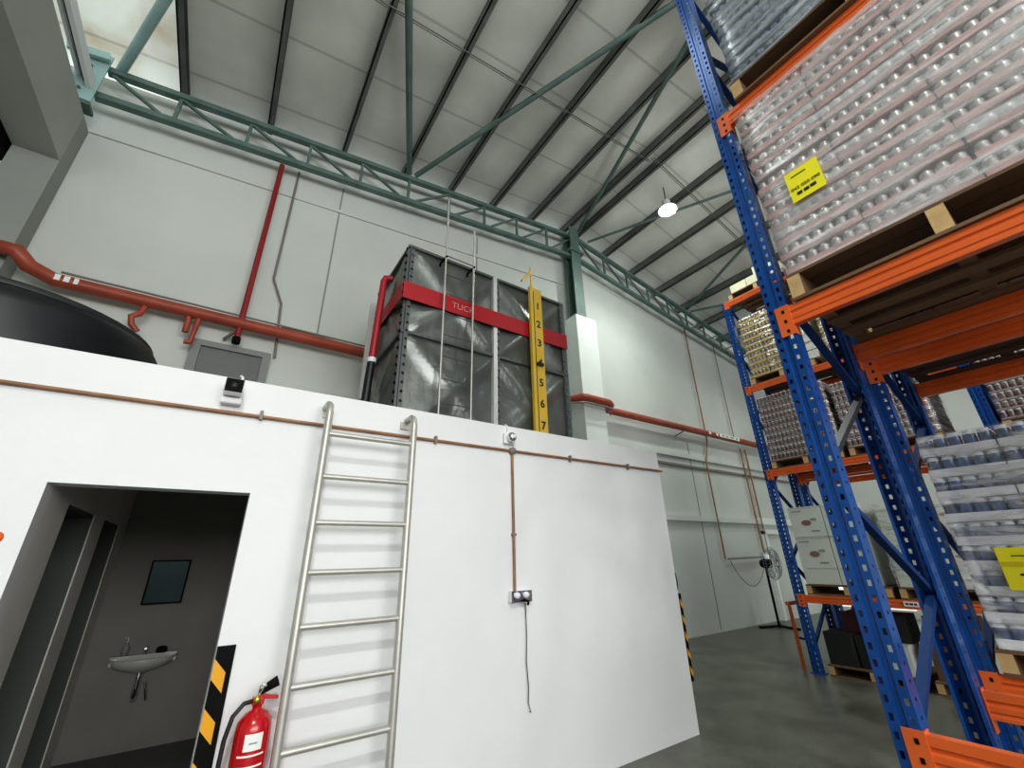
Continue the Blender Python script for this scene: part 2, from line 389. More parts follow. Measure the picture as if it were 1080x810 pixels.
# wall joints, ledge, rails on the back wall
for i, (x, z0, z1, lab) in enumerate(((.745, 4.95, 8.1, 'vertical joint line on the back wall left of the grey tank'), (3.6, 5.3, 8.35, 'vertical joint line above the grey tank'), (10.2, 0.05, 4.5, 'vertical joint line low on the back wall right of the white room'))):
    tag(MB().box(x - .012, x + .012, YB - .008, YB + .002, z0, z1).build('wall_joint', M['groove']), lab, 'joint')
struct(MB().box(4.5, 15.5, YB - .05, YB + .01, 3.78, 3.84).build('trim_5', M['conduit_grey']))
struct(MB().box(4.5, 15.5, YB - .06, YB + .01, 4.02, 4.14).build('trim_6', M['back_wall']))
o = MB().box(7.0, 13.0, YB - .08, YB, 2.43, 2.56).build('wall_rail', M['back_wall'])
tag(o, 'long pale trunking rail across the back wall at door height', 'rail')
o = MB().box(13.0, 15.2, YB - .10, YB, 2.42, 2.60).build('wall_rail', M['rail_white'])
tag(o, 'bright white end section of the rail behind the far rack', 'rail')
dr = thing('door_2', None, None, (13.7, 6.44, 0)); struct(dr)
struct(MB().box(-.62, .62, -.03, .05, 0, 2.16).build('door_leaf', M['back_wall'], dr))
struct(MB().box(-.70, -.60, -.06, .05, 0, 2.25).build('door_jamb', M['rail_white'], dr))
struct(MB().box(-.70, .70, -.10, .05, 2.16, 2.28).build('door_head', M['rail_white'], dr))

# upper grey door behind the white room
d = thing('door_1', None, None, (-.27, 6.44, 2.75)); struct(d)
struct(MB().box(-.36, .36, .0, .05, 0, 1.65).build('door_leaf', M['door_grey'], d))
b = MB().box(-.46, -.36, -.04, .05, 0, 1.65).box(.36, .46, -.04, .05, 0, 1.65).box(-.46, .46, -.04, .05, 1.65, 1.73)
struct(b.build('door_frame', M['door_frame'], d))

# ------------------------------------------------------------------ white room block with mezzanine
YF = 3.319; XE = 4.50; ZT = 2.9
b = MB().prism([(-3.2, 0), (-.80, 0), (-.80, 2.125), (.155, 2.125), (.155, 0), (XE, 0), (XE, ZT), (-3.2, ZT)], YF, YF + .15, 'y')
struct(b.build('wall_front', M['front_wall']))
struct(MB().box(XE - .15, XE, YF + .15, YB, 0, ZT).build('wall_end', M['front_wall']))
struct(MB().box(-3.2, XE - .15, YF + .15, YB, 2.6, 2.74).build('ceiling_room', M['wc_wall']))
# washroom inside the doorway
b = MB().prism([(YF + .15, 0), (3.89, 0), (3.89, 2.07), (4.73, 2.07), (4.73, 0), (5.14, 0), (5.14, 2.07), (5.95, 2.07), (5.95, 0), (6.42, 0), (6.42, 2.6), (YF + .15, 2.6)], -1.0, -.80, 'x')
struct(b.build('wall_room_left', M['wc_wall']))
for i, (a, e) in enumerate(((3.89, 4.73), (5.14, 5.95))):
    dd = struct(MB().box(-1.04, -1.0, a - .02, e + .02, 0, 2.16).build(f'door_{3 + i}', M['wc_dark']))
    h = MB().tube([(-1.0, e - .10, 1.0), (-.96, e - .10, 1.0), (-.955, e - .22, 1.0)], .010, 8)
    struct(h.build('door_handle', M['chrome'], dd))
    fr = MB().box(-1.0, -.81, e - .02, e, 0, 2.07).box(-1.0, -.81, a, a + .02, 0, 2.07).box(-1.0, -.81, a + .02, e - .02, 2.05, 2.07)
    struct(fr.build('door_frame', M['wc_dark'], dd))
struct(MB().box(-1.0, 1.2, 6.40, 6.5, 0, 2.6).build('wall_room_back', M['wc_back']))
struct(MB().box(.95, 1.05, YF + .15, 6.40, 0, 2.6).build('wall_room_right', M['wc_wall']))
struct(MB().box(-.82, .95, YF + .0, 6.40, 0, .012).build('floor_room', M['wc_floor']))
# mirror
mi = thing('wall_mirror', 'small black-framed mirror on the washroom wall above the basin', 'mirror', (-.31, 6.39, 1.52))
b = MB().box(-.175, .175, -.02, 0, .205, .22).box(-.175, .175, -.02, 0, -.22, -.205).box(-.175, -.16, -.02, 0, -.205, .205).box(.16, .175, -.02, 0, -.205, .205)
b.build('frame', M['black'], mi); MB().box(-.16, .16, -.012, -.004, -.205, .205).build('glass', M['mirror'], mi)
# basin
ba = thing('wash_basin', 'white ceramic wash basin on the dim washroom wall', 'basin', (-.33, 6.38, .82))
b = MB(); v = []; f = []; n = 20
prof = [(.04, -.15, .0), (.12, -.12, .0), (.24, -.07, .0), (.28, -.01, 0), (.27, .0, 0), (.22, -.01, 0), (.16, -.06, 0), (.02, -.08, 0)]
for (r, z, _) in prof:
    for k in range(n + 1):
        a = math.pi * k / n; v.append((r * math.cos(a), -r * .85 * math.sin(a), z))
for i in range(len(prof) - 1):
    for k in range(n): f.append((i * (n + 1) + k, i * (n + 1) + k + 1, (i + 1) * (n + 1) + k + 1, (i + 1) * (n + 1) + k))
b.add(v, f, 0, True); b.box(-.27, .27, -.04, .015, -.06, .02)
b.build('bowl', M['ceramic'], ba)
MB().tube([(0, -.05, .02), (0, -.05, .09), (0, -.14, .085)], .011, 8).build('tap', M['chrome'], ba)
MB().tube([(0, -.10, -.13), (0, -.10, -.33), (0, -.05, -.37), (0, -.02, -.33), (0, .01, -.33)], .02, 8).build('waste_trap', M['chrome'], ba)
MB().tube([(.10, .0, -.40), (.10, -.04, -.38), (.06, -.06, -.22)], .009, 6).build('supply_hose', M['chrome'], ba)
so = thing('soap_bottle', 'small pump soap bottle standing on the left of the basin', 'bottle', (-.50, 6.365, .841))
MB().lathe([(.001, 0), (.028, 0), (.03, .08), (.012, .10), (.012, .12), (.001, .12)], n=12).build('bottle_body', M['grey_print'], so)
MB().tube([(0, 0, .12), (0, 0, .16), (-.03, -.01, .16)], .006, 6).build('pump', M['white_plastic'], so)
o = MB().lathe([(.001, 0), (.045, 0), (.05, .02), (.04, .05), (.001, .06)], (-.20, 6.35, .843), 12).build('soap_dish', M['black'])
tag(o, 'small black soap dish on the right of the basin', 'dish')

# dark mark at far left of the front wall: edge of a round red sign
o = MB().lathe([(.001, 0), (.03, 0), (.03, -.004), (.001, -.004)], (-.905, YF, 1.84), 20, axis='y').build('round_sticker', M['orange'])
tag(o, 'small round red sticker left of the washroom doorway', 'sticker')

# hazard strip beside the door and on the end corner
hz = thing('hazard_strip', 'black and yellow striped guard strip on the wall beside the washroom doorway', 'guard strip', (.205, YF - .006, 0))
MB().box(-.048, .045, -.006, .006, .02, 1.25).build('backing', M['black'], hz)
for k in range(5):
    z = 1.10 - k * .235
    MB().prism([(-.048, z - .01), (.018, z - .085), (.018, z + .015), (-.048, z + .09)], -.009, -.006, 'y').build('stripe', M['yellow_hz'], hz)
hz2 = thing('hazard_strip', 'black and yellow corner guard at the right end of the white room', 'guard strip', (XE, YF + .02, .45))
b = MB().box(0, .02, -.02, .10, 0, .83); b.box(-.0, .035, -.03, -.02, 0, .83); b.build('backing', M['black'], hz2)
for k in range(5):
    z = .74 - k * .16
    MB().prism([(0.0, z - .02), (.034, z - .07), (.034, z - .01), (0, z + .04)], -.034, -.030, 'y').build('stripe', M['yellow_hz'], hz2)
o = MB().tube([(XE + .015, YF + .01, 1.32), (XE + .03, YF + .01, 1.40), (XE + .015, YF + .01, 1.50)], .008, 6).build('loose_cable', M['wire'])
tag(o, 'short black cable sticking out above the corner guard', 'cable')

# ------------------------------------------------------------------ ladder on the front wall
la = thing('wall_ladder', 'tall aluminium wall ladder fixed to the front of the white room', 'ladder', (.86, 3.14, 0))
for s in (-1, 1):
    x = s * .325
    MB().tube([(x, 0, .0), (x, 0, 2.70), (x, .02, 2.76), (x, .07, 2.785), (x, .175, 2.785)], .027, 12).build('rail', M['alu'], la)
    for z in (2.74,):
        MB().box(x - s * .02 - .035, x - s * .02 + .035, .165, .178, z - .03, z + .03).build('wall_plate', M['alu'], la)
        if z < 1: MB().tube([(x, 0, z), (x, .17, z)], .014, 8).build('standoff', M['alu'], la)
z = 2.545
while z > .1:
    MB().tube([(-.325, 0, z), (.325, 0, z)], .0195, 10).build('rung', M['alu'], la); z -= .3045

# ------------------------------------------------------------------ front wall conduit, cameras, switch
cd = thing('wall_conduit', 'orange-brown conduit running level across the white room front with a short drop', 'conduit', (0, YF - .018, 2.655))
MB().tube([(-2.8, 0, -.02), (XE + .03, 0, 0.005)], .0125, 8).build('level_run', M['conduit'], cd)
MB().tube([(2.255, 0, 0), (2.255, 0, -1.225)], .012, 8).build('drop_run', M['conduit'], cd)
MB().lathe([(.001, -.02), (.035, -.02), (.035, .018), (.001, .018)], (2.255, 0, -.005), 14, axis='y').build('junction_box', M['conduit_grey'], cd)
for x in (-1.6, .12, 1.45, 3.0, 3.9):
    MB().box(x - .010, x + .010, -.016, .018, -.032, .032).build('clip', M['conduit_grey'], cd)
MB().box(2.235, 2.275, -.016, .016, -.78, -.76).build('clip', M['conduit_grey'], cd)

sw = thing('socket_box', 'grey metal socket outlet box low on the white front wall', 'socket', (2.305, YF, 1.385))
MB().box(-.11, .11, -.05, 0, -.045, .045).build('box', M['chrome'], sw, bevel=.006)
for x in (-.05, .045):
    MB().lathe([(.001, -.075), (.022, -.07), (.026, -.05), (.026, -.045)], (x, 0, .01), 14, axis='y').build('plug_cover', M['white_plastic'], sw)
MB().tube([(.03, -.06, -.03), (.03, -.10, -.035), (.055, -.06, -.06)], .012, 8).build('cable_gland', M['black'], sw)
o = MB().tube([(2.36, YF - .02, 1.33), (2.365, YF - .02, 1.1), (2.355, YF - .02, .9), (2.37, YF - .02, .72), (2.362, YF - .02, .62), (2.385, YF - .02, .555), (2.37, YF - .02, .56)], .004, 6).build('dangling_wire', M['wire'])
tag(o, 'thin dark wire dangling below the socket box on the white wall', 'wire')

ca = thing('security_camera', 'boxy white security camera with black face near the grey door', 'camera', (-.075, YF, 2.78))
MB().box(-.055, .055, -.16, -.02, -.035, .065).build('housing', M['white_plastic'], ca, bevel=.012)
MB().box(-.050, .050, -.166, -.160, -.031, .060).build('face', M['black'], ca, bevel=.003)
MB().lathe([(.001, -.172), (.02, -.170), (.022, -.165)], (0, 0, .012), 16, axis='y').build('lens', M['lens_dark'], ca)
MB().box(-.06, .06, -.07, 0, -.085, -.04).build('mount', M['white_plastic'], ca, bevel=.008)
MB().tube([(.03, -.01, .06), (.035, -.01, .13), (.02, .02, .15)], .009, 6).build('cable_tail', M['white_plastic'], ca)
cb = thing('security_camera', 'small white eyeball security camera above the conduit drop', 'camera', (2.22, YF, 2.77))
MB().box(-.065, .065, -.04, 0, -.06, .05).build('mount', M['white_plastic'], cb, bevel=.01)
b = MB(); b.lathe([(.0005, -.115)] + [(.05 * math.sin(t), -.065 - .05 * math.cos(t)) for t in [k * math.pi / 10 for k in range(1, 10)]] + [(.0005, -.015)], (0, 0, 0), 20, axis='y')
b.build('eyeball', M['chrome'], cb)
MB().lathe([(.001, -.122), (.018, -.120), (.02, -.105)], (0, 0, 0), 16, axis='y').build('lens', M['white_plastic'], cb)
MB().tube([(-.01, -.01, .04), (-.01, -.01, .12), (-.01, .03, .15)], .009, 6).build('cable_tail', M['white_plastic'], cb)

# ------------------------------------------------------------------ fire extinguisher
fe = thing('fire_extinguisher', 'red fire extinguisher hung on the wall between hazard strip and ladder', 'fire extinguisher', (.405, 3.20, .345))
MB().lathe([(.001, 0), (.08, 0), (.09, .012), (.09, .50), (.083, .54), (.055, .575), (.024, .59), (.024, .62), (.001, .62)], n=28).build('cylinder', M['red_ext'], fe)
MB().box(-.03, .03, -.02, .02, .61, .65).build('valve', M['red_ext'], fe, bevel=.005)
MB().prism([(-.01, .64), (.10, .625), (.10, .64), (.01, .66)], -.012, .012, 'y').build('squeeze_handle', M['red_ext'], fe)
MB().bar((.0, 0, .665), (.075, 0, .695), .022, .025).build('carry_handle', M['black'], fe)
MB().tube([(.035, 0, .69), (.088, 0, .712)], [.020, .028], 10).build('grip', M['black'], fe)
MB().tube([(-.01, -.02, .65), (-.005, -.03, .70), (.01, -.03, .715), (.015, -.03, .70), (.0, -.02, .66)], .004, 6).build('pin_ring', M['chrome'], fe)
MB().lathe([(.001, -.045), (.018, -.045), (.018, -.02)], (-.01, 0, .64), 14, axis='y').build('gauge', M['brass'], fe)
MB().tube([(-.03, 0, .63), (-.07, -.02, .63), (-.115, -.03, .58), (-.135, -.03, .48), (-.14, -.03, .3), (-.13, -.03, .05)], .012, 8).build('hose', M['rubber'], fe)
def curved(z0, z1, a0, a1, r, m, nm):
    b = MB(); v = []; f = []; n = 8
    for z in (z0, z1):
        for k in range(n + 1):
            a = R(a0 + (a1 - a0) * k / n); v.append((r * math.sin(a), -r * math.cos(a), z))
    for k in range(n): f.append((k, k + 1, n + 2 + k, n + 1 + k))
    b.add(v, f, 0, True); return b.build(nm, m, fe)
curved(.425, .50, -28, 28, .0915, M['paper'], 'label_panel')
for k in range(5): curved(.40 - k * .024, .409 - k * .024, -45, 40, .0912, M['band_red'] if k % 2 else M['paper'], 'printed_line')
for k in range(4): curved(.245, .27, -42 + k * 22, -28 + k * 22, .0915, M['paper'], 'pictogram')
MB().box(-.02, .02, -.0925, -.0915, .455, .462).build('printed_line', M['grey_print'], fe)

# ------------------------------------------------------------------ black water tank on the mezzanine
bt = thing('round_water_tank', 'large black plastic water tank with domed lid above the washroom', 'water tank', (-1.88, 5.25, 2.75))
MB().lathe([(.001, 0), (1.05, 0), (1.08, .05), (1.08, .78), (1.06, .86), (1.02, .92), (.96, .93), (.001, .94)], n=48).build('shell', M['black_plastic'], bt)
MB().lathe([(.99, .92), (1.00, .97), (.96, .99), (.7, 1.02), (.4, 1.04), (.001, 1.05)], n=48).build('lid', M['black_lid'], bt)
# ------------------------------------------------------------------ grey panel tank
TX, TY, TZ, P = 1.385, 4.2, 2.91, 1.22
tk = thing('panel_water_tank', 'large grey sectional water tank with red band standing on the white room roof', 'water tank', (TX, TY, 2.75))
def panel(u, w, face, nm='panel'):
    """pressed panel with an X-shaped raised fold; u along the face, w up"""
    b = MB(); g = 24; V = []; Fc = []
    for i in range(g + 1):
        for j in range(g + 1):
            a, c_ = i / g, j / g
            d1 = abs(a - c_); d2 = abs(a + c_ - 1)
            e_ = 1 - max(abs(a - .5), abs(c_ - .5)) * 2; h = .040 * max(0, 1 - min(d1, d2) * 5.5) * min(1, e_ * 6) + .035 * min(1, e_ * 1.2)
            U = u + a * P; W = w + c_ * P
            V.append((U, -h - .012, W) if face == 'y' else (-h - .012, U, W))
    for i in range(g):
        for j in range(g):
            k = i * (g + 1) + j; Fc.append((k, k + g + 1, k + g + 2, k + 1))
    b.add(V, Fc, 0, True)
    return b.build(nm, M['tank_panel'], tk)
for i in range(2):
    for j in range(2):
        panel(i * P, .16 + j * P, 'y')
for j in range(2): panel(0, .16 + j * P, 'x')
b = MB().box(.0, 2 * P, .02, P, .16, .16 + 2 * P - .01); b.build('inner_body', M['tank_frame'], tk)
# flanges
def fl(x0, x1, y0, y1, z0, z1, m='tank_frame', nm='flange'): return MB().box(x0, x1, y0, y1, z0, z1).build(nm, M[m], tk)
for z in (.16, .16 + P, .16 + 2 * P):
    fl(-.02, 2 * P + .02, -.055, .0, z - .018, z + .018); fl(-.055, 0, -.05, P, z - .018, z + .018)
fl(-.03, .02, -.058, -.0, .16, .16 + 2 * P, 'tank_frame', 'corner_angle'); fl(-.058, 0, -.03, .02, .16, .16 + 2 * P, 'tank_frame', 'corner_angle')
fl(P - .045, P + .012, -.075, 0, .1, .16 + 2 * P, 'tank_bright', 'centre_post'); fl(P + .015, P + .055, -.062, 0, .1, .16 + 2 * P, 'tank_frame', 'centre_flange')
fl(2 * P - .06, 2 * P + .0, -.058, 0, .1, .16 + 2 * P, 'tank_frame', 'corner_angle')
fl(2 * P - .0, 2 * P + .03, -.055, 0, .1, .16 + 2 * P, 'teal', 'corner_angle')
fl(-.045, 0, P - .05, P, .1, .16 + 2 * P, 'tank_frame', 'corner_angle')
bm1 = MB().lathe([(.018, -.012), (.018, 0), (.001, 0)], n=6, axis='y').mesh('bolt', M['tank_bright'])
bm2 = MB().lathe([(.018, -.012), (.018, 0), (.001, 0)], n=6, axis='x').mesh('bolt', M['black'])
for k in range(23):
    z = .2 + k * .108
    link('bolt', bm1, tk, (-.0, -.058, z)); link('bolt', bm1, tk, (2 * P - .035, -.058, z)); link('bolt', bm1, tk, (P + .035, -.062, z))
    link('bolt', bm2, tk, (-.058, .0, z))
# red band, two sides
MB().box(-.092, 2 * P + .01, -.100, -.092, 1.79, 2.02).build('red_band', M['band_red'], tk)
MB().box(-.100, -.092, -.05, P, 1.80, 2.02).build('red_band', M['band_red'], tk)
text('band_lettering', 'TUCK', .12, M['faded'], (.70, -.102, 1.90), FACE_NY, tk)
for x in (.3, 1.5, 2.3): MB().box(x - .05, x + .05, -.02, P, 0, .15).build('skid_beam', M['tank_frame'], tk)
# ladder on the tank
tl = thing('tank_ladder', 'slim steel ladder hooked over the front of the grey panel tank', 'ladder', (1.97, 4.0, 2.75))
MB().tube([(-.20, 0, 0), (-.20, 0, 3.50)], .013, 8).build('rail', M['alu'], tl)
MB().tube([(.20, 0, 0), (.20, 0, 3.13)], .013, 8).build('rail', M['alu'], tl)
for k in range(9):
    MB().tube([(-.20, 0, .25 + k * .285), (.20, 0, .25 + k * .285)], .007, 6).build('rung', M['tank_frame'], tl)
for s in (-1, 1): MB().tube([(s * .2, -.03, 2.50), (s * .2, .16, 2.52), (s * .2, .20, 2.45)], .014, 6).build('hook', M['black'], tl)
# level gauge
lg = thing('level_gauge', 'yellow water level gauge board numbered 1 to 7 on the grey tank', 'gauge', (3.24, 4.03, 2.75))
MB().box(-.075, .075, -.012, .0, .05, 2.58).build('board', M['yellow_board'], lg)
MB().box(-.14, -.088, -.03, .02, .05, 2.58).build('side_channel', M['yellow_board'], lg)
for k in range(7): text('numeral', str(k + 1), .15, M['ink'], (0.0, -.014, 2.28 - k * .2985), FACE_NY, lg, bold=.004)
b = MB()
for k in range(16): b.box(-.09, -.076, -.022, -.010, .10 + k * .16, .125 + k * .16)
b.build('graduation', M['ink'], lg)
MB().tube([(-.085, -.03, .05), (-.085, -.03, 2.5)], .006, 6).build('pull_cord', M['ink'], lg)
MB().tube([(-.09, 0, 2.5), (-.09, 0, 2.93)], .016, 8).build('mast', M['yellow_board'], lg)
MB().tube([(-.09, 0, 2.86), (-.31, -.06, 2.58)], .018, 8).build('arm', M['yellow_board'], lg)
MB().box(-.07, .03, -.05, -.01, 1.33, 1.37).build('pointer', M['ink'], lg)
# red riser at the left side of the tank
rs = thing('riser_pipe', 'red and black riser pipe beside the left face of the grey tank', 'pipe', (1.22, 4.75, 2.75))
MB().tube([(-.03, -.0, 1.22), (-.02, -.1, 2.30), (.0, -.1, 2.36), (.08, -.11, 2.38)], .045, 12).build('red_section', M['riser_red'], rs)
MB().tube([(-.05, .1, .0), (-.03, .0, 1.22)], .048, 12).build('black_section', M['black_plastic'], rs)
MB().tube([(-.03, 0, 1.17), (-.03, 0, 1.23)], .056, 12).build('coupling', M['white_plastic'], rs)
MB().box(-.05, .02, .3, .36, .8, 2.2).build('back_panel', M['tank_bright'], rs)

# ------------------------------------------------------------------ sprinkler main and branches on the back wall
sp = thing('sprinkler_main', 'long red-oxide sprinkler main running level along the back wall', 'pipe', (0, 6.3, 4.79))
MB().tube([(-4.5, 0, .14), (-2.72, 0, .14), (-2.58, -.2, .14), (-2.40, -.24, .12), (-2.30, -.16, .02), (-2.12, 0, 0), (5.65, 0, 0), (5.80, -.10, 0), (5.90, -.33, 0), (6.02, -.36, 0), (6.66, -.36, 0), (6.80, -.28, 0), (6.9, -.02, 0), (7.05, 0, 0), (15.5, 0, 0)], .082, 14).build('main', M['pipe_red'], sp)
MB().tube([(-2.1, .02, .13), (5.6, .02, .13)], .014, 6).build('cable_run', M['conduit_grey'], sp)
MB().tube([(5.6, -.1, -.12), (5.9, -.42, -.14), (6.7, -.42, -.14), (7.0, -.05, -.13)], .018, 6).build('cable_run', M['conduit_grey'], sp)
for pts in ([(-1.28, 0, -.08), (-1.30, -.02, -.2), (-1.36, -.05, -.27), (-1.34, -.02, -.36), (-1.27, 0, -.43)], [(-.83, 0, -.08), (-.82, 0, -.30)], [(-.72, 0, -.08), (-.74, -.02, -.44), (-.80, -.02, -.44)], ):
    MB().tube(pts, .036, 10).build('branch', M['pipe_red'], sp)
for (x, w) in ((-2.2, .05), (-2.08, .05), (-2.0, .05), (-1.92, .04), (10.95, .1), (11.3, .1)):
    MB().box(x - w / 2, x + w / 2, -.086, -.080, -.035, .04).build('painted_mark', M['paper'], sp)
MB().box(11.42, 12.45, -.088, -.080, -.045, .05).build('painted_mark', M['paper'], sp)
for x, w in ((11.6, .12), (11.8, .14), (12.05, .2), (12.3, .12)): MB().box(x - w / 2, x + w / 2, -.090, -.087, -.02, .025).build('stencilled_mark', M['grey_print'], sp)
for x in (-.26, 9.8): MB().bar((x, -.02, -.1), (x - .15, .15, -.22), .03, .03).build('wall_bracket', M['conduit_grey'], sp)
o = thing('sprinkler_drop', 'deep red vertical pipe rising from the main to the truss at left', 'pipe', (-.26, 6.3, 4.55))
MB().tube([(0, 0, 0), (0, 0, 3.3)], .038, 12).build('pipe_run', M['pipe_deep'], o)
MB().lathe([(.001, -.07), (.05, -.07), (.05, .02), (.001, .02)], n=12).build('end_cap', M['black'], o)
o = MB().tube([(.0, 6.45, 8.0), (0, 6.45, 5.75), (.17, 6.45, 5.36), (.24, 6.45, 4.45)], .017, 8)
o.tube([(.24, 6.45, 4.97), (.6, 6.45, 4.97), (1.3, 6.45, 4.93)], .012, 6)
tag(o.build('cable_conduit', M['conduit_grey']), 'thin grey-brown conduit with a kink beside the deep red pipe', 'conduit')
# conduits right
for pts, r, lab in (
    ([(11.05, 6.415, 8.3), (11.05, 6.415, 4.6), (10.80, 6.415, 4.0), (10.80, 6.415, 1.55)], .020, 'thin brown conduit dropping down the back wall, nearest the white room'),
    ([(12.55, 6.415, 8.2), (12.55, 6.415, 4.9)], .014, 'short thin conduit above the main beside the far rack'),
    ([(12.75, 6.415, 4.6), (12.75, 6.415, 1.65)], .024, 'left one of two brown conduits dropping behind the fan'),
    ([(13.02, 6.415, 4.6), (13.02, 6.415, 1.65)], .024, 'right one of two brown conduits dropping behind the fan'),
    ([(10.95, 6.415, 1.55), (12.7, 6.415, 1.57)], .02, 'level grey conduit linking the drops near the fan')):
    tag(MB().tube(pts, r, 8).build('cable_conduit', M['conduit'] if 'brown' in lab else M['conduit_grey']), lab, 'conduit')
o = MB().box(12.68, 13.1, 6.40, 6.5, 1.50, 1.68).build('outlet_box', M['chrome'])
tag(o, 'small metal outlet box on the back wall above the fan', 'socket')
pts = [(10.98 + t * 1.7, 6.40, 1.5 - .62 * math.sin(math.pi * t) ** .8) for t in [k / 10 for k in range(11)]]
tag(MB().tube(pts, .010, 6).build('hanging_cable', M['conduit_grey']), 'slack cable hanging in a curve to the fan', 'cable')

# ------------------------------------------------------------------ pedestal fan
fn = thing('pedestal_fan', 'tall black pedestal fan standing by the back wall', 'fan', (11.75, 5.95, 0))
MB().tube([(0, 0, .02), (0, 0, 1.40)], .028, 10).build('pole', M['black'], fn)
b = MB()
for k in range(3):
    a = R(20 + 120 * k); b.bar((0, 0, .04), (.48 * math.cos(a), .48 * math.sin(a), .02), .07, .04)
b.build('base', M['black'], fn)
MB().lathe([(.001, -.16), (.10, -.14), (.12, 0), (.08, .1), (.001, .12)], (0, 0, 1.42), 18, axis='y').build('motor', M['black'], fn)
b = MB()
for r_, y in ((.10, -.30), (.22, -.29), (.33, -.25), (.38, -.18), (.33, -.10)):
    b.tube([(r_ * math.cos(2 * math.pi * k / 24), y, 1.42 + r_ * math.sin(2 * math.pi * k / 24)) for k in range(25)], .006, 5, caps=False)
for k in range(28):
    a = 2 * math.pi * k / 28
    b.tube([(r_ * math.cos(a), y, 1.42 + r_ * math.sin(a)) for r_, y in ((.05, -.30), (.22, -.29), (.33, -.25), (.38, -.18), (.3, -.10), (.1, -.08))], .0035, 4, caps=False)
b.build('cage', M['strut_light'], fn)
for k in range(4):
    a = R(90 * k + 20); c_, s_ = math.cos(a), math.sin(a)
    b = MB(); b.add([(.05 * c_, -.2, 1.42 + .05 * s_), (.33 * c_ - .06 * s_, -.17, 1.42 + .33 * s_ + .06 * c_), (.33 * c_ + .07 * s_, -.23, 1.42 + .33 * s_ - .07 * c_)], [(0, 1, 2)])
    b.build('blade', M['alu'], fn)
fn.rotation_euler = (0, 0, R(5))

# ------------------------------------------------------------------ pallet racks
PW = .120      # upright width
def upright_mesh(h, flip=False, pitch=.0708, name='upright'):
    """open section, perforated front face at x=0 looking to -X, open back; flip mirrors it"""
    s = MB(); sg = -1 if flip else 1
    # profile strips: (x0,y0,x1,y1,holes)
    w = PW / 2
    strips = [((.0, w), (.0, .016), 1), ((.0, .016), (.010, .010), 0), ((.010, .010), (.010, -.010), 0), ((.010, -.010), (.0, -.016), 0), ((.0, -.016), (.0, -w), 1),
              ((.0, -w), (.105, -w), 2), ((.0, w), (.105, w), 2), ((.105, -w), (.105, -w + .018), 0), ((.105, w), (.105, w - .018), 0)]
    n = int(h / pitch)
    for (a, c_, k) in strips:
        def P_(t, z): return (sg * (a[0] + (c_[0] - a[0]) * t), a[1] + (c_[1] - a[1]) * t, z)
        if k == 0:
            s.add([P_(0, 0), P_(1, 0), P_(1, n * pitch), P_(0, n * pitch)], [(0, 1, 2, 3)]); continue
        t0, t1 = (.28, .66) if k == 1 else (.44, .58)
        if k == 1 and a[1] < 0: t0, t1 = .34, .72
        hh = .42 if k == 1 else .2
        s.add([P_(0, 0), P_(t0, 0), P_(t0, n * pitch), P_(0, n * pitch)], [(0, 1, 2, 3)])
        s.add([P_(t1, 0), P_(1, 0), P_(1, n * pitch), P_(t1, n * pitch)], [(0, 1, 2, 3)])
        for i in range(n):
            z0 = i * pitch; z1 = z0 + pitch * (1 - hh)
            s.add([P_(t0, z0), P_(t1, z0), P_(t1, z1), P_(t0, z1)], [(0, 1, 2, 3)])
    return s.mesh(name, M['blue'])
def beam_mesh(L, h=.135, d=.05, nm='beam', m='orange'):
    """box beam along -Y from y=0, front face at x=0 with a stepped rib, top at z=0"""
    k = h / .135
    prof = [(0, 0), (.0, -.040 * k), (.010, -.047 * k), (.010, -.062 * k), (0, -.069 * k), (0, -.095 * k), (.006, -.10 * k), (.006, -.112 * k), (0, -.118 * k), (0, -h), (d, -h), (d, -.118 * k), (d - .006, -.112 * k), (d - .006, -.10 * k), (d, -.095 * k), (d, -.069 * k), (d - .010, -.062 * k), (d - .010, -.047 * k), (d, -.040 * k), (d, 0)]
    return MB().prism([(x, z) for x, z in prof], -L, 0, 'y').mesh(nm, M[m])
def rack(label, x0, depth, ys, levels, H, group, bh=.135, zig=(), post_dx=0, mb='orange', low_first=True):
    r = thing('pallet_rack', label, 'rack', (x0, ys[0], 0), group)
    uf, ur = upright_mesh(H), upright_mesh(H, True)
    for y in ys:
        yy = y - ys[0]
        link('upright', uf, r, (0, yy, 0)); link('upright', ur, r, (depth, yy, 0))
        for x in (.05, depth - .05):
            MB().box(x - .075, x + .075, yy - .09, yy + .09, 0, .01).build('foot_plate', M['blue'], r)
        for j, (xa, za, xb, zb) in enumerate(zig):
            m = M['strut_grey'] if (j == 3 and x0 < 3) else M['blue_dark']
            if zb < H: MB().bar((.06 + xa * (depth - .12), yy, za), (.06 + xb * (depth - .12), yy, zb), .035, .045, (0, 1, 0)).build('brace', m, r)
    for i in range(len(ys) - 1):
        L = abs(ys[i + 1] - ys[i]) - PW
        me = beam_mesh(L, bh, m=mb)
        con = MB().box(-.006, .0, -.005, PW * .62, -.20 * bh / .135, .012).box(-.006, .055, -.010, -.004, -.20 * bh / .135, .012)
        for zz in (-.02, -.09, -.16): con.box(-.009, -.006, .02, .035, zz * bh / .135 - .022, zz * bh / .135, 1)
        cme = con.mesh('beam_connector', [M[mb], M['black']])
        y0 = ys[i] - ys[0] - PW / 2
        for z in levels:
            for (x, rz_) in ((0, 0), (depth, math.pi)):
                o = link('beam', me, r, (x, y0 if not rz_ else y0 - L, z), (0, 0, rz_) if rz_ else None)
                c1 = link('beam_connector', cme, o)
                c2 = link('beam_connector', cme, o, (0, -L, 0)); c2.scale = (1, -1, 1)
    return r
